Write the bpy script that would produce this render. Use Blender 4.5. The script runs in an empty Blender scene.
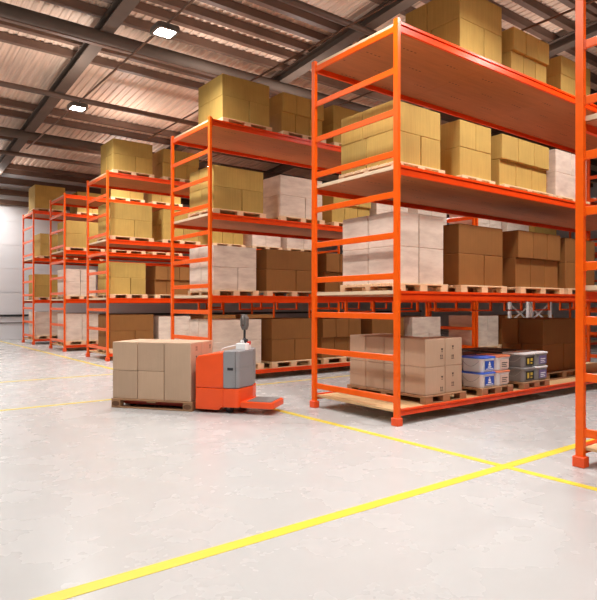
import bpy, bmesh, math, random
from mathutils import Vector, Matrix
random.seed(7)
SC = bpy.context.scene
COL = SC.collection
PI = math.pi

# ------------------------------------------------------------------ materials
def srgb(r, g, b):
    def f(c):
        c /= 255.0
        return c / 12.92 if c <= 0.04045 else ((c + 0.055) / 1.055) ** 2.4
    return (f(r), f(g), f(b), 1.0)

class NT:
    def __init__(s, name):
        s.m = bpy.data.materials.new(name); s.m.use_nodes = True
        s.t = s.m.node_tree; s.n = s.t.nodes; s.n.clear()
        s.out = s.n.new('ShaderNodeOutputMaterial')
        s.b = s.n.new('ShaderNodeBsdfPrincipled')
        s.t.links.new(s.b.outputs[0], s.out.inputs[0])
    def new(s, typ, **kw):
        n = s.n.new(typ)
        for k, v in kw.items(): setattr(n, k, v)
        return n
    def link(s, a, b): s.t.links.new(a, b)
    def coords(s, scale=(1, 1, 1), rnd=True):
        tc = s.new('ShaderNodeTexCoord')
        mp = s.new('ShaderNodeMapping'); mp.inputs['Scale'].default_value = scale
        if rnd:
            oi = s.new('ShaderNodeObjectInfo')
            ml = s.new('ShaderNodeVectorMath', operation='SCALE')
            cx = s.new('ShaderNodeCombineXYZ')
            for i in range(3): s.link(oi.outputs['Random'], cx.inputs[i])
            ml.inputs[3].default_value = 37.0
            s.link(cx.outputs[0], ml.inputs[0])
            ad = s.new('ShaderNodeVectorMath', operation='ADD')
            s.link(tc.outputs['Object'], ad.inputs[0]); s.link(ml.outputs[0], ad.inputs[1])
            s.link(ad.outputs[0], mp.inputs[0])
        else:
            s.link(tc.outputs['Object'], mp.inputs[0])
        return mp.outputs[0]
    def noise(s, vec, scale, detail=4, rough=0.55):
        n = s.new('ShaderNodeTexNoise'); n.inputs['Scale'].default_value = scale
        n.inputs['Detail'].default_value = detail; n.inputs['Roughness'].default_value = rough
        s.link(vec, n.inputs['Vector']); return n.outputs[0]
    def ramp(s, fac, stops):
        r = s.new('ShaderNodeValToRGB')
        while len(r.color_ramp.elements) < len(stops): r.color_ramp.elements.new(0.5)
        for e, (p, c) in zip(r.color_ramp.elements, stops): e.position = p; e.color = c
        s.link(fac, r.inputs[0]); return r.outputs[0]
    def mix(s, fac, a, b, mode='MIX'):
        m = s.new('ShaderNodeMix', data_type='RGBA', blend_type=mode)
        for sock, v in ((m.inputs[0], fac), (m.inputs[6], a), (m.inputs[7], b)):
            if hasattr(v, 'links'): s.link(v, sock)
            else: sock.default_value = v
        return m.outputs[2]
    def math(s, op, a, b=0.0):
        m = s.new('ShaderNodeMath', operation=op)
        for sock, v in ((m.inputs[0], a), (m.inputs[1], b)):
            if hasattr(v, 'links'): s.link(v, sock)
            else: sock.default_value = v
        return m.outputs[0]
    def bump(s, h, strength, dist=0.01):
        b = s.new('ShaderNodeBump'); b.inputs['Strength'].default_value = strength
        b.inputs['Distance'].default_value = dist
        s.link(h, b.inputs['Height']); s.link(b.outputs[0], s.b.inputs['Normal'])
    def color(s, v):
        if hasattr(v, 'links'): s.link(v, s.b.inputs['Base Color'])
        else: s.b.inputs['Base Color'].default_value = v
    def rough(s, v):
        if hasattr(v, 'links'): s.link(v, s.b.inputs['Roughness'])
        else: s.b.inputs['Roughness'].default_value = v

def scale_c(c, k): return (c[0] * k, c[1] * k, c[2] * k, 1)

def mat_plain(name, c, rough=0.5, metal=0.0, var=0.08, scale=6.0):
    t = NT(name); v = t.coords()
    t.color(t.ramp(t.noise(v, scale), [(0.3, scale_c(c, 1 - var)), (0.7, scale_c(c, 1 + var))]))
    t.rough(rough); t.b.inputs['Metallic'].default_value = metal
    return t.m

def mat_card(name, c, fibre=0.10, blotch=0.10):
    t = NT(name)
    v1 = t.coords((70, 70, 2.0)); v2 = t.coords((1, 1, 1))
    f = t.ramp(t.noise(v1, 1.0, 3), [(0.3, scale_c(c, 1 - fibre)), (0.7, scale_c(c, 1 + fibre))])
    b = t.ramp(t.noise(v2, 3.0, 5), [(0.3, (1 - blotch,) * 3 + (1,)), (0.7, (1 + blotch * .3,) * 3 + (1,))])
    oi = t.new('ShaderNodeObjectInfo')
    r = t.ramp(oi.outputs['Random'], [(0.0, (0.90, 0.90, 0.90, 1)), (1.0, (1.06, 1.05, 1.03, 1))])
    t.color(t.mix(1.0, t.mix(1.0, f, b, 'MULTIPLY'), r, 'MULTIPLY'))
    t.rough(0.75); t.b.inputs['Specular IOR Level'].default_value = 0.25
    return t.m

def mat_wrapped(name, c, c2):
    t = NT(name)
    v = t.coords((1.2, 1.2, 4.0))
    n = t.noise(v, 2.0, 6, 0.6)
    t.color(t.ramp(n, [(0.28, c2), (0.62, c), (0.85, scale_c(c, 1.05))]))
    t.rough(t.ramp(n, [(0.3, (.32,) * 3 + (1,)), (0.7, (.5,) * 3 + (1,))]))
    t.bump(n, 0.25, 0.01)
    return t.m

def mat_wood(name, c, axis=0, var=0.18, rough=0.7):
    t = NT(name)
    sc = [22, 22, 22]; sc[axis] = 1.6
    v = t.coords(tuple(sc))
    n = t.noise(v, 1.0, 5, 0.6)
    v2 = t.coords((1, 1, 1)); b = t.noise(v2, 1.7, 3)
    col = t.ramp(n, [(0.25, scale_c(c, 1 - var)), (0.75, scale_c(c, 1 + var * .6))])
    t.color(t.mix(0.5, col, t.ramp(b, [(0.3, scale_c(c, .8)), (0.7, scale_c(c, 1.1))])))
    t.rough(rough)
    return t.m

M = {}
def make_orange(nm, c):
    t = NT(nm); v = t.coords()
    n = t.noise(v, 9, 5)
    t.color(t.ramp(n, [(0.25, scale_c(c, .93)), (0.75, scale_c(c, 1.04))]))
    t.rough(0.30); t.b.inputs['Specular IOR Level'].default_value = 0.35
    t.bump(t.noise(v, 60, 2), 0.03, 0.002)
    return t.m
M['orange'] = make_orange('orange_paint', srgb(249, 97, 10))
M['beam'] = make_orange('beam_paint', srgb(242, 72, 10))
M['foot'] = mat_plain('orange_foot_paint', srgb(244, 82, 22), 0.45)
M['ochre'] = mat_card('ochre_cardboard', srgb(192, 158, 86), 0.07)
M['brown'] = mat_card('brown_cardboard', srgb(148, 99, 52), 0.05)
M['beige'] = mat_card('beige_cardboard', srgb(201, 171, 145), 0.03, 0.05)
M['white'] = mat_wrapped('white_wrapped_carton', srgb(234, 216, 199), srgb(206, 184, 168))
M['pallet'] = mat_wood('pale_pallet_wood', srgb(240, 210, 168), 0)
M['pallet_old'] = mat_wood('weathered_pallet_wood', srgb(170, 128, 92), 0, 0.3)
M['plank'] = mat_wood('pine_plank', srgb(222, 184, 134), 1, 0.2)
M['edge'] = mat_wood('pale_board_edge', srgb(232, 205, 172), 1, 0.1)
M['dark'] = mat_plain('dark_plastic', srgb(44, 44, 48), 0.45)
M['print'] = mat_plain('print_ink', srgb(58, 44, 36), 0.7)
M['mark'] = mat_plain('stamp_ink', srgb(110, 74, 50), 0.8)
M['steel'] = mat_plain('dark_roof_steel', srgb(108, 82, 68), 0.5, 0.0, 0.15, 2.0)
M['steel2'] = mat_plain('grey_roof_steel', srgb(94, 77, 66), 0.8, 0.0, 0.12, 2.0)
M['truck_orange'] = mat_plain('truck_orange_shell', srgb(248, 86, 28), 0.38, 0, 0.03)
M['truck_grey'] = mat_plain('truck_grey_shell', srgb(146, 145, 147), 0.42, 0, 0.03)
M['mat_grey'] = mat_plain('rubber_mat', srgb(128, 120, 118), 0.8, 0, 0.12, 40)
M['fork_red'] = mat_plain('fork_paint', srgb(190, 52, 26), 0.5)
M['white_plastic'] = mat_plain('white_plastic', srgb(244, 243, 242), 0.35, 0, 0.02)
M['grey_plastic'] = mat_plain('grey_plastic', srgb(150, 148, 146), 0.42, 0, 0.03)
M['blue'] = mat_plain('blue_label', srgb(38, 84, 190), 0.4)
M['blue_lid'] = mat_plain('blue_lid', srgb(70, 110, 220), 0.4)
M['orange_lid'] = mat_plain('orange_lid', srgb(226, 130, 90), 0.4)
M['pale_label'] = mat_plain('pale_label', srgb(226, 200, 184), 0.45)
M['black_label'] = mat_plain('black_label', srgb(40, 38, 36), 0.45)
M['purple_label'] = mat_plain('purple_label', srgb(120, 104, 150), 0.45)
M['yellow_print'] = mat_plain('yellow_print', srgb(220, 190, 70), 0.5)
M['dark_lid'] = mat_plain('dark_lid', srgb(52, 48, 50), 0.45)
M['lamp_body'] = mat_plain('lamp_housing', srgb(110, 104, 100), 0.5)
M['wire'] = mat_plain('galvanised_wire', srgb(190, 190, 190), 0.35, 0.8)
M['white_steel'] = mat_plain('white_steel', srgb(236, 236, 236), 0.4, 0, 0.02)
M['red_button'] = mat_plain('red_button', srgb(214, 40, 24), 0.4)
M['rubber'] = mat_plain('wheel_rubber', srgb(36, 34, 34), 0.7)

def make_plywood():
    t = NT('plywood_deck')
    c = srgb(190, 120, 76)
    v = t.coords((1.2, 14, 14), rnd=False)
    n = t.noise(v, 1.4, 6, 0.6)
    base = t.ramp(n, [(0.25, scale_c(c, .82)), (0.75, scale_c(c, 1.08))])
    tc = t.new('ShaderNodeTexCoord'); sp = t.new('ShaderNodeSeparateXYZ')
    t.link(tc.outputs['Object'], sp.inputs[0])
    x, y = sp.outputs[0], sp.outputs[1]
    row = t.math('LESS_THAN', t.math('FRACT', t.math('MULTIPLY', y, 2.6)), 0.055)
    yrow = t.math('FLOOR', t.math('MULTIPLY', y, 2.6))
    sh = t.math('MULTIPLY', yrow, 0.37)
    clus = t.math('LESS_THAN', t.math('FRACT', t.math('ADD', t.math('MULTIPLY', x, 1.15), sh)), 0.33)
    dash = t.math('LESS_THAN', t.math('FRACT', t.math('MULTIPLY', x, 13)), 0.5)
    k = t.math('MULTIPLY', t.math('MULTIPLY', row, clus), dash)
    t.color(t.mix(t.math('MULTIPLY', k, 0.8), base, srgb(72, 42, 30)))
    t.rough(0.55)
    return t.m
M['plywood'] = make_plywood()

def make_floor():
    t = NT('polished_concrete')
    v = t.coords((1, 1, 1), rnd=False)
    a = t.noise(v, 0.55, 6, 0.6); b = t.noise(v, 2.2, 4, 0.55); d = t.noise(v, 60, 2)
    c = srgb(188, 188, 187)
    col = t.ramp(a, [(0.3, scale_c(c, .965)), (0.7, scale_c(c, 1.02))])
    col = t.mix(1.0, col, t.ramp(b, [(0.3, (.972, .970, .967, 1)), (0.65, (1, 1, 1, 1))]), 'MULTIPLY')
    col = t.mix(1.0, col, t.ramp(d, [(0.25, (.985, .985, .985, 1)), (0.5, (1, 1, 1, 1))]), 'MULTIPLY')
    t.color(col)
    t.rough(t.ramp(b, [(0.3, (.25,) * 3 + (1,)), (0.7, (.29,) * 3 + (1,))]))
    t.bump(t.noise(v, 1.2, 2), 0.02, 0.02)
    t.b.inputs['Specular IOR Level'].default_value = 0.42
    return t.m
M['floor'] = make_floor()

def make_line():
    t = NT('yellow_floor_paint'); v = t.coords((1, 1, 1), rnd=False)
    n = t.noise(v, 14, 6, 0.7)
    c = srgb(224, 203, 66)
    t.color(t.ramp(n, [(0.22, srgb(222, 208, 120)), (0.42, c), (0.8, scale_c(c, 1.03))]))
    t.rough(0.4)
    return t.m
M['line'] = make_line()

def make_roof():
    t = NT('corrugated_roof_sheet')
    v = t.coords((3.0, 0.5, 1), rnd=False)
    n = t.noise(v, 1.2, 6, 0.65)
    v2 = t.coords((9.0, 0.35, 1), rnd=False)
    n2 = t.noise(v2, 1.3, 4, 0.6)
    c = srgb(234, 202, 179)
    a = t.ramp(n, [(0.25, scale_c(c, .80)), (0.75, scale_c(c, 1.10))])
    t.color(t.mix(1.0, a, t.ramp(n2, [(0.25, (.72, .70, .70, 1)), (0.6, (1, 1, 1, 1))]), 'MULTIPLY'))
    t.rough(0.55)
    return t.m
M['roof'] = make_roof()

def make_wall():
    t = NT('white_wall_panel')
    v = t.coords((0.3, 1, 1.0), rnd=False)
    n = t.noise(v, 1.2, 4)
    c = srgb(224, 223, 226)
    t.color(t.ramp(n, [(0.3, scale_c(c, .95)), (0.7, scale_c(c, 1.04))]))
    t.rough(0.5)
    return t.m
M['wall'] = make_wall()

def make_emit(nm, k):
    t = NT(nm)
    t.color((1, 1, 1, 1))
    t.b.inputs['Emission Color'].default_value = (1.0, 0.97, 0.92, 1)
    t.b.inputs['Emission Strength'].default_value = k
    return t.m
M['emit'] = make_emit('lamp_lens', 60.0); M['emit_soft'] = make_emit('added_up_glow', 8.0)  # soft glow is for a panel added to brighten the roof

# ------------------------------------------------------------------ mesh helpers
def bm_box(bm, x0, x1, y0, y1, z0, z1, bevel=0.0, seg=1):
    vs = [bm.verts.new((x, y, z)) for z in (z0, z1) for y in (y0, y1) for x in (x0, x1)]
    fs = [(0, 2, 3, 1), (4, 5, 7, 6), (0, 1, 5, 4), (1, 3, 7, 5), (3, 2, 6, 7), (2, 0, 4, 6)]
    faces = [bm.faces.new([vs[i] for i in f]) for f in fs]
    if bevel > 0:
        es = set(e for f in faces for e in f.edges)
        bmesh.ops.bevel(bm, geom=list(es), offset=bevel, segments=seg, affect='EDGES', profile=0.5)
    return bm

def bm_prism(bm, poly, z0, z1, bevel=0.0, seg=2, axis='z', bottom=True):
    """extrude a polygon; axis 'z': poly (x,y); axis 'y': poly (x,z) swept y=z0..z1; axis 'x': poly (y,z)"""
    def P(p, h):
        if axis == 'z': return (p[0], p[1], h)
        if axis == 'y': return (p[0], h, p[1])
        return (h, p[0], p[1])
    a = [bm.verts.new(P(p, z0)) for p in poly]; b = [bm.verts.new(P(p, z1)) for p in poly]
    n = len(poly); faces = [bm.faces.new(a[::-1]), bm.faces.new(b)]
    for i in range(n): faces.append(bm.faces.new((a[i], a[(i + 1) % n], b[(i + 1) % n], b[i])))
    bmesh.ops.recalc_face_normals(bm, faces=faces)
    if bevel > 0:
        es = [e for e in (faces[1].edges if not bottom else list(faces[0].edges) + list(faces[1].edges))]
        bmesh.ops.bevel(bm, geom=list(set(es)), offset=bevel, segments=seg, affect='EDGES', profile=0.5)
    return bm

def bm_tube(bm, pts, r, n=8):
    rings = []
    for i, p in enumerate(pts):
        p = Vector(p)
        d = Vector(pts[min(i + 1, len(pts) - 1)]) - Vector(pts[max(i - 1, 0)])
        d.normalize()
        up = Vector((0, 0, 1)) if abs(d.z) < 0.9 else Vector((1, 0, 0))
        u = d.cross(up).normalized(); w = u.cross(d)
        rr = r[i] if isinstance(r, (list, tuple)) else r
        rings.append([bm.verts.new(p + (u * math.cos(2 * PI * k / n) + w * math.sin(2 * PI * k / n)) * rr) for k in range(n)])
    for a, b in zip(rings, rings[1:]):
        for k in range(n):
            f = bm.faces.new((a[k], a[(k + 1) % n], b[(k + 1) % n], b[k])); f.smooth = True
    bm.faces.new(rings[0][::-1]); bm.faces.new(rings[-1])
    return bm

def bm_cyl(bm, c, r, h, axis='z', n=20):
    d = {'x': (1, 0, 0), 'y': (0, 1, 0), 'z': (0, 0, 1)}[axis]
    c = Vector(c); d = Vector(d)
    return bm_tube(bm, [c - d * h / 2, c + d * h / 2], r, n)

def to_mesh(name, bm, m):
    bmesh.ops.recalc_face_normals(bm, faces=bm.faces)
    me = bpy.data.meshes.new(name); bm.to_mesh(me); bm.free()
    for x in (m if isinstance(m, (list, tuple)) else [m]): me.materials.append(M[x])
    return me

def obj(name, me, parent=None, loc=(0, 0, 0), rz=0.0):
    o = bpy.data.objects.new(name, me); COL.objects.link(o)
    o.location = loc; o.rotation_euler = (0, 0, rz)
    if parent: o.parent = parent
    return o

def part(name, bm, m, parent, loc=(0, 0, 0), rz=0.0, label=None):
    o = obj(name, to_mesh(name, bm, m), parent, loc, rz)
    if label: o['label'] = label
    return o

SEEN = {}
def tag(o, label, cat, group=None):
    n = len(label.replace(',', ' ').split())
    assert 4 <= n <= 16, (n, label)
    SEEN[label] = SEEN.get(label, 0) + 1
    o['label'] = label; o['category'] = cat
    if group: o['group'] = group
    return o

def thing(name, label, cat, loc=(0, 0, 0), rz=0.0, group=None):
    o = bpy.data.objects.new(name, None); COL.objects.link(o)
    o.empty_display_size = 0.1; o.location = loc; o.rotation_euler = (0, 0, rz)
    return tag(o, label, cat, group)

def copy_tree(o, parent=None):
    c = o.copy(); COL.objects.link(c)
    if parent: c.parent = parent
    for ch in list(o.children): copy_tree(ch, c)
    return c

def struct(name, bm, m):
    o = obj(name, to_mesh(name, bm, m)); o['kind'] = 'structure'; return o

# ------------------------------------------------------------------ the hall
T_WALL = 22.0
X0, X1, Y0, Y1 = -14.0, 26.0, -12.0, T_WALL
bm = bmesh.new(); bm_box(bm, X0, X1, Y0, Y1 + .2, -0.2, 0.0); struct('floor', bm, 'floor')

SL = 0.075
def roof_z(t, a): return a - SL * t
DECK = 8.70
bm = bmesh.new()
prev = None; x = X0; k = 0; per = 0.20
prof = [(0.0, 0.0), (0.08, 0.0), (0.10, 0.028), (0.18, 0.028)]
while x < X1:
    for dx, dz in prof:
        a = bm.verts.new((x + dx, Y0, roof_z(Y0, DECK) + dz)); b = bm.verts.new((x + dx, Y1 + .2, roof_z(Y1 + .2, DECK) + dz))
        if prev: bm.faces.new((prev[0], a, b, prev[1]))
        prev = (a, b)
    x += per
top = [bm.verts.new((X0, Y0, roof_z(Y0, DECK) + .2)), bm.verts.new((X1, Y0, roof_z(Y0, DECK) + .2)),
       bm.verts.new((X1, Y1 + .2, roof_z(Y1 + .2, DECK) + .2)), bm.verts.new((X0, Y1 + .2, roof_z(Y1 + .2, DECK) + .2))]
bm.faces.new(top)
struct('ceiling', bm, 'roof')

trim_n = [0]
def trim(bm, m):
    trim_n[0] += 1
    return struct('trim_%d' % trim_n[0], bm, m)

def lip_c(bm, t, a, w, h):
    """C purlin running along X with its bottom at roof_z(t, a)"""
    z = roof_z(t, a)
    p = [(t - w / 2, z), (t + w / 2, z), (t + w / 2, z + .03), (t - w / 2 + .02, z + .03), (t - w / 2 + .02, z + h - .02), (t + w / 2, z + h - .02), (t + w / 2, z + h), (t - w / 2, z + h)]
    bm_prism(bm, p, X0, X1, axis='x')
PURL = [-11.3, -10.6, -9.9, -9.2, -8.5, -7.2, -5.0, -4.3, -3.6, -2.9, -1.9, -1.2, -.6, 0.0, 1.86, 2.45, 3.02, 3.6, 4.2, 5.68, 6.24, 6.83, 7.36, 8.02, 9.55, 10.25, 14.2, 15.0, 17.3, 20.7, 21.4]
for t in PURL:
    bm = bmesh.new(); lip_c(bm, t, DECK - .19, 0.15, 0.185); trim(bm, 'steel')
# rafters (I section) sloping with the roof
for xr in (-10.5, -0.78, 4.15, 9.1, 14.0, 19.0):
    bm = bmesh.new()
    p = [(-.15, 0), (.15, 0), (.15, .03), (.03, .03), (.03, .22), (.15, .22), (.15, .25), (-.15, .25), (-.15, .22), (-.03, .22), (-.03, .03), (-.15, .03)]
    a = [bm.verts.new((xr + q[0], Y0, roof_z(Y0, 8.25) + q[1])) for q in p]
    b = [bm.verts.new((xr + q[0], Y1, roof_z(Y1, 8.25) + q[1])) for q in p]
    n = len(p); bm.faces.new(a); bm.faces.new(b[::-1])
    for i in range(n): bm.faces.new((a[i], b[i], b[(i + 1) % n], a[(i + 1) % n]))
    trim(bm, 'steel2')
# round bracing tubes and box beams below the rafters
for t, r in ((0.9, .14), (8.22, .14), (15.5, .14)):
    z = roof_z(t, 8.20) - r * .2
    bm = bmesh.new(); bm_tube(bm, [(X0, t, z), (X1, t, z)], r, 16); trim(bm, 'steel2')
    bm = bmesh.new(); bm_box(bm, X0, X1, t + .42, t + .56, roof_z(t, 8.20) - .02, roof_z(t, 8.20) + .10, .01); trim(bm, 'steel')
for t in (4.8, 11.95, 17.7):
    z = roof_z(t, 8.20)
    bm = bmesh.new(); bm_tube(bm, [(X0, t, z), (X1, t, z)], .075, 12); trim(bm, 'steel')
# back wall with panel seams, girts and bumper rails
bm = bmesh.new()
z = 0.0
while z < 7.0:
    z2 = min(z + 1.0, 7.02)
    bm_box(bm, X0, X1, T_WALL, T_WALL + .15, z + .008, z2 - .008)
    z = z2
bm_box(bm, X0, X1, T_WALL + .02, T_WALL + .17, 0, 7.02)
struct('wall_back', bm, 'wall')
for zz, h in ((5.68, .20), (6.10, .22), (6.56, .26)):
    bm = bmesh.new(); bm_box(bm, X0, X1, T_WALL - .14, T_WALL, zz, zz + h, .01); trim(bm, 'steel')
bm = bmesh.new(); bm_box(bm, X0, X1, T_WALL - .05, T_WALL, .98, 1.07, .01); trim(bm, 'dark')
bm = bmesh.new(); bm_box(bm, X0, X1, T_WALL - .03, T_WALL, .70, .735, .008); trim(bm, 'steel2')
bm = bmesh.new(); bm_box(bm, X0, X1, T_WALL - .02, T_WALL, 0, .09, .004); o = struct('baseboard_back', bm, 'wall')
# right end wall
bm = bmesh.new(); bm_box(bm, X1, X1 + .15, Y0, Y1 + .2, 0, 9.6); struct('wall_right', bm, 'wall')

# painted floor lines
def fline(x0, x1, y0, y1, label):
    bm = bmesh.new(); bm_box(bm, x0, x1, y0, y1, 0.0, 0.0025)
    o = obj('floor_line', to_mesh('floor_line', bm, 'line')); tag(o, label, 'floor line', 'yellow lines painted on the floor'); return o
fline(-9.0, 9.0, -1.915, -1.81, 'broad yellow line crossing the open floor in front of the nearest racks')
bm = bmesh.new()
bm_box(bm, -.60, -.515, -11, -1.917, 0, .0025); bm_box(bm, -.60, -.515, -1.808, 4.068, 0, .0025); bm_box(bm, -.60, -.515, 4.142, 7.358, 0, .0025); bm_box(bm, -.60, -.515, 7.432, 21.6, 0, .0025)
o = obj('floor_line', to_mesh('floor_line', bm, 'line'))
tag(o, 'long narrow yellow line running past the ends of all the racks', 'floor line', 'yellow lines painted on the floor')
fline(-9.0, 9.0, 4.07, 4.14, 'narrow yellow line in the aisle between nearest and second racks, passing behind pallet truck')
fline(-9.0, 9.0, 7.36, 7.43, 'narrow yellow line in the aisle between second and third racks')

# ------------------------------------------------------------------ pallet racks
RL, RD, RH = 8.1, 1.62, 5.03
LEV = [0.20, 1.67, 3.23, 5.00]
RUNG = [4.915, 4.40, 3.885, 3.37, 2.865, 2.355, 1.85, 1.35, 0.83, 0.32]
def bm_post():
    bm = bmesh.new()
    w, d = .024, .037     # half x, half y: an open C channel with lips
    p = [(-w, -d), (w, -d), (w, -d + .02), (-w + .02, -d + .02), (-w + .02, d - .02), (w, d - .02), (w, d), (-w, d)]
    bm_prism(bm, p, 0.02, RH)
    bm_box(bm, w - .012, w - .006, -d + .018, d - .018, 0.05, RH - .02)
    return bm
def bm_beam(y0, sgn, k=1.0):
    """step profile beam along X; sgn -1: outer face towards -Y"""
    bm = bmesh.new()
    o = .028 * 1
    p = [(0, 0), (0, -.032), (.026, -.032), (.026, -.050), (.010, -.050), (.010, -.118), (.048, -.118), (.048, -.02), (.048, 0)]
    q = [(y0 + (a if sgn < 0 else -a), b * k) for a, b in p]
    bm_prism(bm, q, .03, RL - .03, axis='x')
    for xx in (.03, RL - .03 - .012):   # end connector plates
        bm_box(bm, xx, xx + .012, min(y0, y0 + (.045 if sgn < 0 else -.045)), max(y0, y0 + (.045 if sgn < 0 else -.045)), -.16, .02)
    return bm
POST_ME = to_mesh('post', bm_post(), 'orange')
bm = bmesh.new(); bm_box(bm, -.048, .048, -.057, .057, 0, .098, .006); FOOT_ME = to_mesh('foot_plate', bm, 'foot')
bm = bmesh.new(); bm_box(bm, -.012, .012, .038, RD - .038, -.04, .04, .006)
bm_box(bm, -.016, .016, .038, .052, -.046, .046); bm_box(bm, -.016, .016, RD - .052, RD - .038, -.046, .046)
RUNG_ME = to_mesh('rung', bm, 'orange')
BEAM_F = to_mesh('beam', bm_beam(-.03, -1), 'beam')
BEAM_R = to_mesh('beam', bm_beam(RD + .03, 1), 'beam')
BEAM_F0 = to_mesh('beam', bm_beam(-.03, -1, .68), 'beam'); BEAM_R0 = to_mesh('beam', bm_beam(RD + .03, 1, .68), 'beam')
def bm_deck():
    bm = bmesh.new()
    n = 4
    for i in range(n):
        a = .035 + (RL - .07) * i / n; b = .035 + (RL - .07) * (i + 1) / n - .004
        bm_box(bm, a, b, .02, RD - .02, -.022, .0)
    return bm
DECK_ME = to_mesh('deck', bm_deck(), 'plywood')
bm = bmesh.new()
x = .02
while x + .14 < RL - .02:
    bm_box(bm, x, x + .128, .02, RD - .02, -.03, .0, .004); x += .14
PLANK_ME = to_mesh('deck', bm, 'plank')
bm = bmesh.new(); bm_box(bm, .016, .034, -.005, RD + .005, -.012, .034, .002); EDGE_ME = to_mesh('edge_strip', bm, 'edge')

def build_rack(label, x, y):
    r = thing('pallet_rack', label, 'pallet rack', (x, y, 0), 0, 'orange pallet racks')
    for px in (0.0, RL):
        for py in (0.0, RD):
            p = obj('post', POST_ME, r, (px, py, 0), 0 if px == 0 else PI)
            obj('foot_plate', FOOT_ME, p)
        for z in RUNG: obj('rung', RUNG_ME, r, (px, 0, z))
    for i, z in enumerate(LEV):
        obj('beam', BEAM_F if i else BEAM_F0, r, (0, 0, z - .002)); obj('beam', BEAM_R if i else BEAM_R0, r, (0, 0, z - .002))
        if i == 0:
            d = obj('deck', PLANK_ME, r, (0, 0, z - .016)); d['label'] = 'pine plank deck'
        else:
            d = obj('deck', DECK_ME, r, (0, 0, z - .030)); d['label'] = 'plywood deck'
            obj('edge_strip', EDGE_ME, d, (0, 0, 0))
    return r
# U-shaped hanger frames below the second-level rear beam
def bm_hanger(w):
    bm = bmesh.new()
    for x in (0, w): bm_box(bm, x - .02, x + .02, -.02, .02, -.30, -.115, .004)
    bm_box(bm, -.026, w + .026, -.018, .018, -.30, -.272, .004)
    return bm
HANG = to_mesh('hanger_frame', bm_hanger(.58), 'orange')
RA = build_rack('nearest whole orange pallet rack, holding plastic buckets on its bottom shelf', 0, 0)
ROWS = {'A': 0.0, 'B': 4.745, 'C': 10.296, 'D': 14.223, 'E': 18.217}
RACK_W = {'A': 'nearest rack', 'B': 'second rack', 'C': 'third rack', 'D': 'fourth rack', 'E': 'farthest rack', 'G': 'second rack far bay'}
for key, lab in (('B', 'second orange pallet rack back, directly behind the pallet truck'),
                 ('C', 'third orange pallet rack back, left of the one behind the truck'),
                 ('D', 'fourth orange pallet rack back, with an empty top shelf at its end'),
                 ('E', 'farthest orange pallet rack, standing by the back wall')):
    c = copy_tree(RA); c.location = (0, ROWS[key], 0); tag(c, lab, 'pallet rack', 'orange pallet racks')
    if key == 'B': RB = c
c = copy_tree(RA); c.location = (0, -2.29 - RD, 0); tag(c, 'orange pallet rack cut off by the right edge of the photo', 'pallet rack', 'orange pallet racks')
c = copy_tree(RA); c.location = (RL + .14, ROWS['B'], 0); tag(c, 'orange rack bay continuing the second rack, seen through the nearest rack', 'pallet rack', 'orange pallet racks')
RG = c
ROWS['G'] = ROWS['B']

for r in (RA, RB):
    for i in range(7): obj('hanger_frame', HANG, r, (.62 + i * 1.04, RD, LEV[1]))

# ------------------------------------------------------------------ pallets and boxes
PAL = {}
def pallet_meshes(w, d, old, axis='x'):
    k = (round(w, 2), round(d, 2), old)
    if k in PAL: return PAL[k]
    m = 'pallet_old' if old else 'pallet'
    bm = bmesh.new()
    n = 7; g = .022; bw = (d - g * (n - 1)) / n
    for i in range(n): bm_box(bm, 0, w, i * (bw + g), i * (bw + g) + bw, .112, .132, .003)
    for x in (0, w / 2 - .07, w - .14): bm_box(bm, x, x + .14, 0, d, .094, .112, .002)
    top = to_mesh('top_deck', bm, m)
    bm = bmesh.new(); bm_box(bm, 0, .145, 0, .10, .018, .094, .003); blk = to_mesh('block', bm, m)
    bm = bmesh.new(); bm_box(bm, 0, w, 0, .10, 0, .018, .003); sk = to_mesh('bottom_board', bm, m)
    PAL[k] = (top, blk, sk); return PAL[k]

def add_pallet(w, d, loc, label, old=False, rz=0.0, group=None, skip=(), sz=1.0):
    top, blk, sk = pallet_meshes(w, d, old)
    p = thing('wooden_pallet', label, 'pallet', loc, rz, group); p.scale = (1, 1, sz)
    obj('top_deck', top, p)
    for j, y in enumerate((0, d / 2 - .05, d - .10)):
        obj('bottom_board', sk, p, (0, y, 0))
        for i, x in enumerate((0, w / 2 - .0725, w - .145)):
            if (i, j) in skip: continue
            obj('block', blk, p, (x, y, 0))
    return p

BOXM = {}
def box_mesh(w, d, h, m):
    k = (round(w, 3), round(d, 3), round(h, 3), m)
    if k in BOXM: return BOXM[k]
    bm = bmesh.new()
    f = .005
    bm_box(bm, -w / 2, w / 2, -d / 2, d / 2, 0, h - f, .006)
    # closed top flaps meeting along the middle
    if w >= d:
        bm_box(bm, -w / 2 + .004, w / 2 - .004, -d / 2 + .003, -.003, h - f, h, .001)
        bm_box(bm, -w / 2 + .004, w / 2 - .004, .003, d / 2 - .003, h - f, h, .001)
    else:
        bm_box(bm, -w / 2 + .003, -.003, -d / 2 + .004, d / 2 - .004, h - f, h, .001)
        bm_box(bm, .003, w / 2 - .003, -d / 2 + .004, d / 2 - .004, h - f, h, .001)
    BOXM[k] = to_mesh('cardboard_box', bm, m); return BOXM[k]

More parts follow.
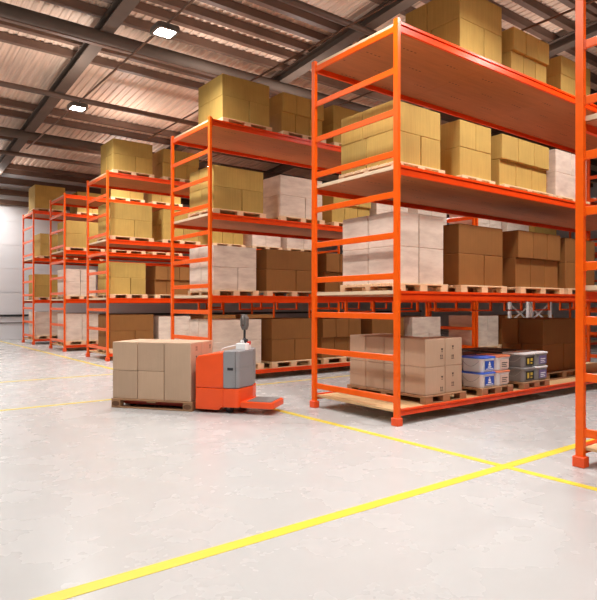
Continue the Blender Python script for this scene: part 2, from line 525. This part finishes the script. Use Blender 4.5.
WORD = {'ochre': 'ochre', 'brown': 'brown', 'beige': 'beige', 'white': 'white wrapped'}
def pattern(kind, w, d, h):
    """-> list of (x0,x1,y0,y1,z0,z1,words)"""
    h2 = h * .52
    R = []
    if kind == 'K1':      # one wide carton over two, two deep
        for y0, y1, dw in ((0, d * .5, 'front'), (d * .5, d, 'rear')):
            R.append((0, w * .56, y0, y1, 0, h2, 'lower %s left' % dw))
            R.append((w * .56, w, y0, y1, 0, h2, 'lower %s right' % dw))
        R.append((0, w, 0, d * .58, h2, h, 'upper front')); R.append((0, w, d * .58, d, h2, h, 'upper rear'))
    elif kind == 'K1s':   # one over two, single depth
        R = [(0, w * .58, 0, d, 0, h2, 'lower left'), (w * .58, w, 0, d, 0, h2, 'lower right'), (0, w, 0, d, h2, h, 'upper')]
    elif kind == 'K2':    # three across, upper row jutting forward
        for i, c in enumerate(('left', 'middle', 'right')):
            R.append((w * i / 3, w * (i + 1) / 3, .05, d, 0, h2, 'lower ' + c))
            R.append((w * i / 3 + .0, w * (i + 1) / 3 + .0, 0, d - .05, h2, h, 'upper ' + c))
    elif kind == 'K3':    # two over one
        R = [(0, w, 0, d, 0, h2, 'lower'), (0, w * .5, 0, d, h2, h, 'upper left'), (w * .5, w, 0, d, h2, h, 'upper right')]
    elif kind == 'K5':    # two by two, two deep
        for zi, (z0, z1, zw) in enumerate(((0, h2, 'lower'), (h2, h, 'upper'))):
            for y0, y1, dw in ((0, d * .5, 'front'), (d * .5, d, 'rear')):
                R.append((0, w * .47, y0, y1, z0, z1, '%s %s left' % (zw, dw)))
                R.append((w * .47, w, y0, y1, z0, z1, '%s %s right' % (zw, dw)))
    elif kind == 'K5s':
        for z0, z1, zw in ((0, h2, 'lower'), (h2, h, 'upper')):
            R.append((0, w * .47, 0, d, z0, z1, zw + ' left')); R.append((w * .47, w, 0, d, z0, z1, zw + ' right'))
    return R

ORD = ['first', 'second', 'third', 'fourth', 'fifth', 'sixth']
SH = ['bottom', 'second', 'third', 'top']
cnt = {}
def load(row, lev, x0, w, kind, m, h=.86, d=1.10, y=None, old=False, pw=None, shelf_z=None):
    k = (row, lev); i = cnt.get(k, 0); cnt[k] = i + 1
    Y = ROWS[row]
    if y is None:
        y = .20 if row == 'A' else .10
        d = 1.05 if row == 'A' else 1.0
    z = LEV[lev] + (-.016 if lev == 0 else -.030) + .001
    where = '%s pallet, %s shelf, %s' % (ORD[i], SH[lev], RACK_W[row])
    px0, pww = x0 - .02, w + .04
    add_pallet(pww, d + .06, (px0, Y + y - .05, z), 'wooden pallet, %s from aisle end, %s shelf, %s' % (ORD[i], SH[lev], RACK_W[row]), old,
               group='pallets on the racks')
    zz = z + .1325
    for (a, b, c, e, f, g, words) in pattern(kind, w, d, h):
        gp = .008 if kind in ('K5', 'K1') else .005
        W, D, H = b - a - 2 * gp, e - c - 2 * gp, g - f - .001
        o = obj('cardboard_box', box_mesh(W, D, H, m), None,
                (x0 + (a + b) / 2 + random.uniform(-.002, .002), Y + y + (c + e) / 2 + random.uniform(-.002, .002), zz + f),
                random.uniform(-.004, .004))
        tag(o, '%s %s box, %s' % (words, WORD[m], where), 'box', 'boxes stacked on the rack pallets')

# nearest rack
load('A', 3, 1.51, 1.04, 'K1', 'ochre', .93); load('A', 3, 2.86, 1.04, 'K2', 'ochre', .74); load('A', 3, 4.27, 1.04, 'K1', 'ochre', .66)
load('A', 2, .17, .93, 'K1', 'ochre', .80); load('A', 2, 1.51, .76, 'K3', 'ochre', .80); load('A', 2, 2.54, 1.36, 'K2', 'ochre', .78); load('A', 2, 4.10, 1.05, 'K3', 'white', .80)
load('A', 1, .20, .96, 'K5', 'white', .93); load('A', 1, 1.49, 1.08, 'K1', 'brown', .88); load('A', 1, 2.98, 1.28, 'K2', 'brown', .90); load('A', 1, 4.42, 1.05, 'K1', 'brown', .88)
# second rack
load('B', 3, .32, 1.12, 'K1', 'ochre', .86); load('B', 3, 1.76, 1.12, 'K2', 'ochre', .82); load('B', 3, 3.15, 1.10, 'K1', 'ochre', .84); load('B', 3, 4.6, 1.1, 'K2', 'ochre', .84)
load('B', 2, .12, 1.17, 'K1', 'ochre', .84); load('B', 2, 1.70, 1.14, 'K1s', 'white', .86); load('B', 2, 3.15, 1.18, 'K2', 'ochre', .80); load('B', 2, 4.50, 1.10, 'K5s', 'white', .80); load('B', 2, 5.95, 1.15, 'K5s', 'white', .86)
load('B', 1, .12, 1.00, 'K1', 'white', .86); load('B', 1, 1.35, 1.37, 'K1', 'brown', .86); load('B', 1, 2.95, 1.20, 'K2', 'brown', .86); load('B', 1, 4.45, 1.1, 'K1s', 'brown', .86); load('B', 1, 5.9, 1.1, 'K1s', 'ochre', .86)
load('B', 0, .11, 1.13, 'K1', 'white', .88); load('B', 0, 1.48, 1.08, 'K1', 'brown', .88); load('B', 0, 2.85, 1.15, 'K2', 'brown', .86); load('B', 0, 4.35, 1.1, 'K1s', 'brown', .86); load('B', 0, 5.75, 1.1, 'K1s', 'white', .86)
load('G', 2, 8.45, 1.1, 'K5s', 'white', .84); load('G', 2, 9.85, 1.15, 'K1s', 'white', .70); load('G', 2, 11.3, 1.3, 'K2', 'ochre', .72)
load('G', 0, 8.42, 1.0, 'K5s', 'white', .86); load('G', 0, 9.85, 1.1, 'K1s', 'brown', .86); load('G', 0, 11.3, 1.1, 'K1s', 'brown', .86)
load('G', 1, 8.5, 1.1, 'K1s', 'brown', .8); load('G', 1, 10.0, 1.1, 'K1s', 'brown', .8)
# third rack
load('C', 3, .18, 1.13, 'K1', 'ochre', .84); load('C', 3, 1.63, 1.12, 'K2', 'ochre', .80)
load('C', 2, .11, 1.19, 'K1', 'ochre', .90); load('C', 2, 1.62, 1.12, 'K1', 'ochre', .86); load('C', 2, 3.2, 1.1, 'K2', 'ochre', .80); load('C', 2, 4.6, 1.1, 'K5s', 'white', .84); load('C', 2, 5.95, 1.2, 'K1s', 'white', .84)
load('C', 1, .11, 1.00, 'K1', 'ochre', .86); load('C', 1, 1.39, 1.10, 'K2', 'brown', .80); load('C', 1, 2.8, 1.1, 'K1s', 'brown', .84)
load('C', 0, .11, 1.23, 'K1', 'brown', .90); load('C', 0, 1.48, 1.0, 'K5', 'white', .84); load('C', 0, 2.9, 1.1, 'K1s', 'brown', .86); load('C', 0, 4.3, 1.1, 'K1s', 'brown', .86)
# fourth rack
load('D', 3, 1.52, 1.15, 'K1s', 'ochre', .84); load('D', 3, 3.0, 1.1, 'K2', 'ochre', .80)
load('D', 2, .075, 1.22, 'K1s', 'ochre', .86); load('D', 2, 1.55, 1.15, 'K1s', 'ochre', .80); load('D', 2, 3.0, 1.1, 'K1s', 'ochre', .8)
load('D', 1, .075, .96, 'K5', 'white', .86); load('D', 1, 1.4, 1.1, 'K1s', 'brown', .84)
load('D', 0, .075, 1.08, 'K5s', 'white', .88); load('D', 0, 1.5, 1.1, 'K1s', 'brown', .84)
# farthest rack
load('E', 3, .075, 1.10, 'K1s', 'ochre', .88); load('E', 3, 1.62, 1.0, 'K1s', 'ochre', .80)
load('E', 2, .26, .95, 'K1s', 'ochre', .84); load('E', 2, 1.5, 1.1, 'K1s', 'ochre', .8)
load('E', 1, .075, 1.00, 'K1s', 'ochre', .86); load('E', 1, 1.35, 1.0, 'K1s', 'brown', .84)
load('E', 0, .075, .98, 'K1s', 'white', .90); load('E', 0, 1.4, 1.0, 'K1s', 'brown', .84)

# ------------------------------------------------------------------ handling marks
def bm_marks():
    bm = bmesh.new()   # drawn in x (width) and z, thin in y
    def r(x0, x1, z0, z1): bm_box(bm, x0, x1, -.0015, 0, z0, z1)
    def tri(pts): bm_prism(bm, pts, -.0015, 0, axis='y')
    for dx in (0, .03):
        r(dx + .008, dx + .016, 0, .03); tri([(dx, .03), (dx + .024, .03), (dx + .012, .048)])
    r(-.004, .058, -.012, -.005)
    return bm
MARK = to_mesh('handling_mark', bm_marks(), 'print')
def bm_glass_mark():
    bm = bmesh.new()
    bm_prism(bm, [(0, .05), (.04, .05), (.03, .025), (.01, .025)], -.0015, 0, axis='y')
    bm_box(bm, .017, .023, -.0015, 0, .006, .025); bm_box(bm, .006, .034, -.0015, 0, 0, .006)
    return bm
MARK2 = to_mesh('handling_mark', bm_glass_mark(), 'print')

# beige cartons at the end of the nearest rack's bottom shelf
zb = LEV[0] - .015
add_pallet(.86, 1.53, (.61, .06, zb), 'weathered pallet under the beige cartons, bottom shelf of nearest rack', True, sz=.8, group='pallets on the racks')
nm = 0
ys = [.10, .48, .86, 1.23, 1.58]
for zi, zw in ((0, 'lower'), (1, 'upper')):
    for yi in range(4):
        for xi in range(2):
            y0, y1 = ys[yi], ys[yi + 1]
            xs = [.65, 1.06, 1.43]
            a, b = xs[xi], xs[xi + 1]
            if xi == 1 and yi in (1, 2): continue
            h = .372
            o = obj('cardboard_box', box_mesh(b - a - .008, y1 - y0 - .008, h, 'beige'), None, ((a + b) / 2, (y0 + y1) / 2, zb + .1066 + zi * .3735), random.uniform(-.006, .006))
            dw = ('front', 'second', 'third', 'rear')[yi]
            tag(o, '%s %s beige carton, %s row, by frame on nearest rack bottom shelf' % (zw, ('left', 'right')[xi], dw), 'box', 'beige cartons on the bottom shelf')
            if yi == 0:
                D = y1 - y0 - .008
                if xi == 0: obj('handling_mark', MARK, o, (.10, -D / 2, .05 + .06 * zi)); obj('handling_mark', MARK2, o, (.12, -D / 2, .19))
                else: obj('handling_mark', MARK, o, (-.05, -D / 2, .10)); obj('handling_mark', MARK2, o, (-.04, -D / 2, .22))
# tall brown boxes beyond the buckets
cnt[('A', 0)] = 3
load('A', 0, 4.08, 1.25, 'K1', 'brown', .93, .82, .42, True)

# ------------------------------------------------------------------ buckets
def rsq(w, d, r, n=4):
    P = []
    for cx, cy, a0 in ((w / 2 - r, d / 2 - r, 0), (-w / 2 + r, d / 2 - r, 90), (-w / 2 + r, -d / 2 + r, 180), (w / 2 - r, -d / 2 + r, 270)):
        for k in range(n + 1):
            a = math.radians(a0 + 90 * k / n); P.append((cx + r * math.cos(a), cy + r * math.sin(a)))
    return P
def loft(bm, secs):
    rings = [[bm.verts.new((p[0], p[1], z)) for p in P] for z, P in secs]
    n = len(rings[0])
    for a, b in zip(rings, rings[1:]):
        for k in range(n): bm.faces.new((a[k], a[(k + 1) % n], b[(k + 1) % n], b[k]))
    bm.faces.new(rings[0][::-1]); bm.faces.new(rings[-1])
    return bm
BW, BD, BH = .365, .40, .205
bm = bmesh.new(); loft(bm, [(0, rsq(BW - .06, BD - .06, .05)), (.006, rsq(BW - .05, BD - .05, .055)), (.165, rsq(BW - .022, BD - .022, .06)), (.168, rsq(BW - .008, BD - .008, .06)), (.182, rsq(BW - .008, BD - .008, .06)), (.183, rsq(BW - .02, BD - .02, .06)), (.188, rsq(BW - .02, BD - .02, .06))])
TUB = {c: None for c in ('white_plastic', 'grey_plastic')}
base_tub = to_mesh('tub', bm, 'white_plastic')
TUB['white_plastic'] = base_tub
g = base_tub.copy(); g.materials.clear(); g.materials.append(M['grey_plastic']); TUB['grey_plastic'] = g
def lid_mesh(m):
    bm = bmesh.new(); loft(bm, [(.180, rsq(BW - .004, BD - .004, .062)), (.184, rsq(BW + .004, BD + .004, .062)), (.198, rsq(BW + .004, BD + .004, .062)), (.204, rsq(BW - .012, BD - .012, .06)), (.2045, rsq(BW - .05, BD - .05, .05)), (.2005, rsq(BW - .06, BD - .06, .05))])
    return to_mesh('lid', bm, m)
LID = {m: lid_mesh(m) for m in ('blue_lid', 'orange_lid', 'dark_lid', 'white_plastic', 'grey_plastic')}
bm = bmesh.new(); bm_box(bm, -.10, .115, -.004, 0, .03, .15, .001); 
LABELM = {m: None for m in ('blue', 'pale_label', 'black_label', 'purple_label')}
lb = to_mesh('label', bm, 'blue'); LABELM['blue'] = lb
for m in ('pale_label', 'black_label', 'purple_label'):
    c = lb.copy(); c.materials.clear(); c.materials.append(M[m]); LABELM[m] = c
def print_mesh(m, kind):
    bm = bmesh.new()
    if kind == 0:   # pale figure and a base line
        bm_box(bm, -.02, .03, -.002, 0, .085, .115); bm_box(bm, -.03, .045, -.002, 0, .06, .078); bm_cyl(bm, (.006, -.001, .128), .013, .002, 'y', 12)
        bm_box(bm, -.08, .09, -.002, 0, .038, .048)
    elif kind == 1:
        bm_box(bm, -.06, .08, -.002, 0, .10, .112); bm_box(bm, -.06, .05, -.002, 0, .075, .085); bm_box(bm, -.06, .07, -.002, 0, .05, .06)
    else:
        bm_box(bm, -.07, -.02, -.002, 0, .05, .13); bm_box(bm, .02, .08, -.002, 0, .09, .13); bm_box(bm, .02, .07, -.002, 0, .05, .07)
    return to_mesh('label_print', bm, m)
PR = {'blue': print_mesh('white_plastic', 0), 'pale_label': print_mesh('print', 1), 'black_label': print_mesh('yellow_print', 2), 'purple_label': print_mesh('white_plastic', 1)}
bm = bmesh.new()
bm_tube(bm, [(-BW / 2 - .004, -.15 + .3 * k / 10, .150 - .075 * math.sin(PI * k / 10)) for k in range(11)], .003, 6)
HANDLE = to_mesh('handle', bm, 'wire')
def bucket(loc, tub, lid, label_m, label, group):
    b = thing('plastic_bucket', label, 'bucket', loc, 0, group); b.scale = (1, 1, 1.09)
    obj('tub', TUB[tub], b); l = obj('lid', LID[lid], b)
    obj('handle', HANDLE, b)
    if label_m:
        a = obj('label', LABELM[label_m], b, (0, -BD / 2 + .010, 0)); obj('label_print', PR[label_m], a, (0, -.004, 0))
    return b
zb = LEV[0] - .015
add_pallet(.78, 1.34, (1.79, .03, zb), 'dark weathered pallet under the white buckets on nearest rack', True, sz=.8, group='pallets on the racks')
add_pallet(.74, 1.34, (2.86, .03, zb), 'dark weathered pallet under the grey buckets on nearest rack', True, sz=.8, group='pallets on the racks')
for gi, xs in ((0, 1.81), (1, 2.87)):
    for yi in range(3):
        for xi in range(2):
            for zi in range(2):
                lr = ('left', 'right')[xi]; ul = ('lower', 'upper')[zi]
                loc = (xs + .19 + xi * .372, .25 + yi * .425, zb + .1066 + zi * .224)
                if yi == 0:
                    if gi == 0:
                        bucket(loc, 'white_plastic', ('blue_lid', 'orange_lid')[xi], ('blue', 'pale_label')[xi],
                               ('%s white bucket with blue label and blue lid, bottom shelf' % ul) if xi == 0 else ('%s white bucket with pale label and orange lid, bottom shelf' % ul), 'white buckets on the bottom shelf')
                    else:
                        bucket(loc, 'grey_plastic', 'white_plastic' if xi or zi else 'grey_plastic', ('black_label', 'purple_label')[xi],
                               ('%s grey bucket with black and yellow label, bottom shelf' % ul) if xi == 0 else ('%s grey bucket with purple label, bottom shelf' % ul), 'grey buckets on the bottom shelf')
                else:
                    bucket(loc, 'grey_plastic', 'dark_lid', None, '%s %s dark lidded bucket in %s row behind the %s buckets' % (ul, lr, ('middle', 'rear')[yi - 1], ('white', 'grey')[gi]),
                           'dark lidded buckets behind the front rows')

# ------------------------------------------------------------------ pallet truck
TO = (-1.575, 2.362); TA = math.atan2(-.803, .596)
def tw(x, y, z=0): return (TO[0] + x * math.cos(TA) - y * math.sin(TA), TO[1] + x * math.sin(TA) + y * math.cos(TA), z)
tr = thing('pallet_truck', 'orange and grey electric pallet truck carrying a pallet of beige cartons', 'pallet truck', (TO[0], TO[1], 0), TA)
TWD = .74
def rear_poly(x0, x1, y0, y1, r, bulge=.06, n=5):
    P = [(x0, y0)]
    for k in range(n + 1):
        a = math.radians(-90 + 80 * k / n); P.append((x1 - r + r * math.cos(a) - .0, y0 + r + r * math.sin(a)))
    P.append((x1 + bulge, (y0 + y1) / 2))
    for k in range(n + 1):
        a = math.radians(10 + 80 * k / n); P.append((x1 - r + r * math.cos(a), y1 - r + r * math.sin(a)))
    P.append((x0, y1))
    return P
# lower skirt in two panels with a raised notch towards the rear
bm = bmesh.new(); bm_prism(bm, [(.035, .045), (.38, .045), (.42, .085), (.452, .085), (.452, .342), (.035, .342)], 0, TWD, .012, 2, 'y')
part('front_skirt', bm, 'truck_orange', tr)
bm = bmesh.new(); bm_prism(bm, rear_poly(.456, .69, 0, TWD, .10), .085, .342, .010, 2)
part('rear_skirt', bm, 'truck_orange', tr)
bm = bmesh.new()
prof = [(.035, .348), (.452, .348), (.452, .84), (.12, .795)] + [(.035 + .085 - .085 * math.sin(math.radians(a)), .71 + .085 * math.cos(math.radians(a)) - .0) for a in (15, 35, 55, 75, 90)]
bm_prism(bm, prof, 0, TWD, .014, 2, 'y'); part('front_cover', bm, 'truck_orange', tr)
bm = bmesh.new(); bm_prism(bm, rear_poly(.456, .685, 0, TWD, .10), .348, .862, .016, 3)
gc = part('rear_cover', bm, 'truck_grey', tr, label='grey rear cover')
bm = bmesh.new()   # thin horizontal moulding lines around the rear cover
for zz in (.60, .645):
    bm_prism(bm, rear_poly(.60, .687, -.003, TWD + .003, .102), zz, zz + .005)
part('moulding', bm, 'grey_plastic', gc, label='pale moulding lines')
bm = bmesh.new(); bm_box(bm, .515, .60, -.005, .004, .595, .632, .004, 2); part('grip_slot', bm, 'dark', gc, label='black grip slot')
bm = bmesh.new(); bm_box(bm, .632, .636, -.003, .0, .36, .85); part('panel_seam', bm, 'dark', gc)
# step platform
bm = bmesh.new(); bm_prism(bm, [(.70, .02), (1.13, .02), (1.17, .06), (1.17, .48), (1.13, .52), (.70, .52)], .085, .172, .012, 2); pf = part('step_platform', bm, 'truck_orange', tr)
bm = bmesh.new(); bm_prism(bm, [(.78, .06), (1.11, .06), (1.125, .08), (1.125, .46), (1.11, .48), (.78, .48)], .170, .178, .003, 1); part('step_mat', bm, 'mat_grey', pf, label='grey rubber step mat')
# tiller
bm = bmesh.new(); bm_prism(bm, [(.56, .20), (.70, .20), (.72, .24), (.72, .38), (.70, .42), (.58, .42), (.55, .36)], .858, .955, .014, 2)
bm_prism(bm, [(.60, .955), (.66, .955), (.65, 1.0), (.615, 1.0)], .24, .30, .006, 2, 'y')
tb_ = part('tiller_base', bm, 'white_plastic', tr, label='white tiller base')
bm = bmesh.new(); bm_tube(bm, [(.635, .30, .90), (.645, .31, .98), (.645, .31, 1.02)], [.035, .03, .022], 12); bm_tube(bm, [(.645, .31, 1.0), (.648, .31, 1.16)], .017, 12)
bm_box(bm, .625, .685, .27, .35, .965, 1.01, .01, 2)
ar = part('tiller_arm', bm, 'dark', tr)
bm = bmesh.new()
bm_prism(bm, [(.625, 1.14), (.675, 1.14), (.695, 1.20), (.695, 1.30), (.665, 1.355), (.62, 1.355), (.60, 1.30), (.60, 1.20)], .255, .365, .012, 2, 'y')
bm_tube(bm, [(.65, .245, 1.20), (.66, .215, 1.22), (.66, .205, 1.26), (.66, .215, 1.31), (.65, .25, 1.33)], .014, 8)
bm_tube(bm, [(.65, .375, 1.20), (.66, .405, 1.22), (.66, .415, 1.26), (.66, .405, 1.31), (.65, .37, 1.33)], .014, 8)
hd = part('tiller_head', bm, 'lamp_body', ar, label='grey control head')
bm = bmesh.new(); bm_cyl(bm, (.70, .33, .955), .022, .03, 'x', 14); bm_cyl(bm, (.718, .33, .955), .028, .014, 'x', 14); part('stop_button', bm, 'red_button', ar, label='red stop button')
bm = bmesh.new(); bm_tube(bm, [(.36, .12, .82), (.38, .13, .875), (.42, .15, .895), (.58, .24, .935)], .008, 8); part('grab_rail', bm, 'white_plastic', tr, label='thin white grab rail')
# wheels and forks
for x, y in ((.50, .12), (.50, .62)):
    bm = bmesh.new(); bm_cyl(bm, (x, y, .058), .058, .06, 'y', 20); w = part('castor_wheel', bm, 'rubber', tr)
    bm = bmesh.new(); bm_box(bm, x - .02, x + .02, y - .045, y - .035, .05, .11); bm_box(bm, x - .02, x + .02, y + .035, y + .045, .05, .11); part('wheel_fork', bm, 'lamp_body', w)
PD = .77
for y0 in (.165, .475):
    bm = bmesh.new(); bm_prism(bm, [(-1.22, .045), (-1.18, .035), (.04, .035), (.04, .092), (-1.18, .092), (-1.22, .075)], y0, y0 + .13, .006, 1, 'y'); f = part('fork', bm, 'fork_red', tr)
    bm = bmesh.new(); bm_cyl(bm, (-1.08, y0 + .065, .026), .026, .09, 'y', 14); part('load_roller', bm, 'rubber', f)

# the pallet and cartons on the forks
p = add_pallet(1.29, PD, tw(-1.305, 0.0, .002), 'pallet with stamped corner blocks on the forks of the pallet truck', True, TA, skip=((1, 0),))
for x0 in (.0, 1.145):
    bm = bmesh.new()
    def q(a, b, c, d): bm_box(bm, x0 + a, x0 + b, -.0015, .0005, c, d)
    q(.03, .045, .035, .085); q(.045, .065, .078, .085); q(.045, .06, .057, .063); q(.045, .065, .035, .042)
    q(.075, .083, .04, .085); q(.10, .108, .04, .085); q(.083, .10, .035, .042)
    bm_prism(bm, [(x0 + .072 + .062 * math.cos(a * PI / 8), .06 + .036 * math.sin(a * PI / 8)) for a in range(16)], -.0008, .0002, axis='y')
    part('block_stamp', bm, 'mark', p)
H1 = .408
cols = [(-1.30, -.89), (-.885, -.465), (-.46, -.045)]
zt = .1355
for ci, (a, b) in enumerate(cols):
    cw = ('left', 'middle', 'right')[ci]
    for yi, (c, e) in enumerate(((.02, .385), (.395, .755))):
        fb = ('front', 'rear')[yi]
        tall = ci == 2 and yi == 0
        rows = ((0, 2 * H1 + .003, 'tall'),) if tall else ((0, H1, 'lower'), (H1 + .003, H1, 'upper'))
        for z0, h, hw in rows:
            o = obj('cardboard_box', box_mesh(b - a - .006, e - c, h, 'beige'), None, tw((a + b) / 2, (c + e) / 2, zt + z0), TA + random.uniform(-.006, .006))
            tag(o, '%s %s %s beige carton on the pallet truck load' % (hw, fb, cw), 'box', 'beige cartons on the pallet truck')
            if ci == 2:
                for zz, mm in ((h - .10, MARK), (h - .24, MARK2)) + (((.16, MARK), (.28, MARK2)) if tall else ()):
                    obj('handling_mark', mm, o, ((b - a - .006) / 2, -.02 if yi == 0 else .06, zz), PI / 2)

# white cross-braced stand behind the second rack
st = thing('steel_stand', 'white cross braced steel stand in the aisle behind the nearest rack', 'stand', (7.72, 2.9, 0))
for x, y in ((0, 0), (1.0, 0), (0, .5), (1.0, .5)):
    bm = bmesh.new(); bm_box(bm, x - .035, x + .035, y - .035, y + .035, 0, 1.56, .006); part('leg', bm, 'white_steel', st)
bm = bmesh.new(); bm_box(bm, -.035, 1.035, -.035, .535, 1.56, 1.60, .006); part('top_shelf', bm, 'white_steel', st)
for y in (-.0, .5):
    bm = bmesh.new(); bm_tube(bm, [(0.03, y, 1.05), (.97, y, 1.52)], .022, 8); part('brace', bm, 'white_steel', st)
    bm = bmesh.new(); bm_tube(bm, [(0.03, y + .045, 1.52), (.97, y + .045, 1.05)], .022, 8); part('brace', bm, 'white_steel', st)

# ------------------------------------------------------------------ lamps on their conduits, and added unseen ones
LZ = 6.30
def conduit(x, y0, y1, label):
    c = thing('lamp_conduit', label, 'conduit', (x, 0, 0))
    bm = bmesh.new(); bm_box(bm, -.02, .02, y0, y1, LZ + .102, LZ + .130, .005); part('channel', bm, 'steel', c)
    for t in [v for v in (-5.0, -1.9) if y0 < v < y1]:
        bm = bmesh.new(); bm_tube(bm, [(0, t, LZ + .128), (0, t, roof_z(t, DECK - .185))], .008, 6); part('hanger_rod', bm, 'steel', c)
    return c
conduit(-.97, -10.8, 14.9, 'grey conduit carrying the two lamps seen above the rack ends')
conduit(1.62, -10.8, 11.6, 'grey conduit under the roof above the middle of the racks')
conduit(4.2, -10.8, 17.2, 'grey conduit under the roof far along the racks')
bm = bmesh.new(); bm_prism(bm, rsq(.42, .42, .07), -.005, .075, .012, 2)
for k in range(7): bm_box(bm, -.15, .15, -.155 + k * .05, -.145 + k * .05, .07, .10)
HOUS = to_mesh('housing', bm, 'lamp_body')
bm = bmesh.new(); bm_prism(bm, rsq(.30, .30, .03), -.012, -.004); LENS = to_mesh('lens', bm, 'emit')
bm = bmesh.new(); bm_prism(bm, rsq(.10, .26, .03), .1002, .104); UPL = to_mesh('added_up_panel', bm, 'emit_soft')  # invented glowing panel on the housing top, there to brighten the roof
bm = bmesh.new(); bm_box(bm, -.21, .21, -.21, .21, 0, .01)
bm.clear()
for a, b in (((-.205, -.205), (.205, .205)), ((.205, -.205), (-.205, .205))): pass
P_ = rsq(.42, .42, .07); Q_ = rsq(.31, .31, .035)
va = [bm.verts.new((p[0], p[1], -.020)) for p in P_]; vb = [bm.verts.new((p[0], p[1], -.020)) for p in Q_]
vc = [bm.verts.new((p[0], p[1], -.004)) for p in P_]; vd = [bm.verts.new((p[0], p[1], -.004)) for p in Q_]
n = len(P_)
for i in range(n):
    j = (i + 1) % n
    bm.faces.new((va[i], va[j], vb[j], vb[i])); bm.faces.new((vc[i], vd[i], vd[j], vc[j])); bm.faces.new((va[i], vc[i], vc[j], va[j])); bm.faces.new((vb[i], vb[j], vd[j], vd[i]))
RIM = to_mesh('rim', bm, 'lamp_body')
DOWN_W, UP_W = 86.0, 23.0
def lamp(x, y, label, fixture=True):
    l = thing('ceiling_lamp', label, 'lamp', (x, y, LZ), 0.0, 'square lamps under the roof')
    obj('housing', HOUS, l); obj('lens', LENS, l); obj('added_up_panel', UPL, l, (-.09, 0, 0)); obj('added_up_panel', UPL, l, (.09, 0, 0)); obj('rim', RIM, l)
    for nm, w_, dz, rx, sz in (('lamp_light', DOWN_W, -.03, 0, .30), ('added_uplight', UP_W, .136, PI, .34)):  # the upward light is added to brighten the roof sheet
        d = bpy.data.lights.new(nm, 'AREA'); d.energy = w_; d.size = sz; d.spread = math.radians(142 if rx == 0 else 180); d.color = (1.0, .98, .95)
        s = bpy.data.objects.new(nm, d); COL.objects.link(s); s.location = (x, y, LZ + dz); s.rotation_euler = (rx, 0, 0)
lamp(-.97, 4.61, 'larger lit square lamp, the nearer of the two under the roof')
lamp(-.97, 9.63, 'smaller lit square lamp, the farther of the two under the roof')
lamp(1.62, 7.45, 'square lamp hidden behind the top boxes of the second rack')
far = [(-.97, -.4), (-.97, -5.4), (1.62, -1.45), (4.2, -1.6), (1.62, -6.8), (4.2, 2.57), (4.2, 7.28), (-.97, 20.6), (1.6, 12.9), (2.9, 17.0), (4.6, 12.9), (-3.8, -5.4), (-3.8, -.4), (-3.8, 4.61), (-3.8, 9.63), (-3.8, 14.6), (8.35, 2.57), (8.35, 7.28), (-3.8, 19.2)]  # unseen lamps added to light the floor, racks and back wall
for x, y in far:
    lamp(x, y, 'unseen square lamp under the roof, added to light the hall')

# ------------------------------------------------------------------ world and camera
w = bpy.data.worlds.new('World'); SC.world = w; w.use_nodes = True
bg = w.node_tree.nodes['Background']; bg.inputs[0].default_value = (1.0, .95, .90, 1); bg.inputs[1].default_value = 0.08

cam = bpy.data.cameras.new('Camera'); co = bpy.data.objects.new('Camera', cam); COL.objects.link(co)
cam.sensor_width = 36; cam.sensor_fit = 'AUTO'; cam.lens = 583.6 * 36 / 600
cam.shift_y = 4.32 / 600; cam.clip_end = 200
co.location = (-5.347, -4.991, 1.5)
co.rotation_euler = (PI / 2, 0, -math.atan2(.6074, .7944))
SC.camera = co
SC.view_settings.view_transform = 'Standard'; SC.view_settings.look = 'None'
SC.view_settings.gamma = 1.0; SC.view_settings.use_curve_mapping = False
SC.view_settings.exposure = 0.28
bpy.context.view_layer.update()
dupl = [k for k, v in SEEN.items() if v > 1]
print('DUP LABELS', dupl[:20])
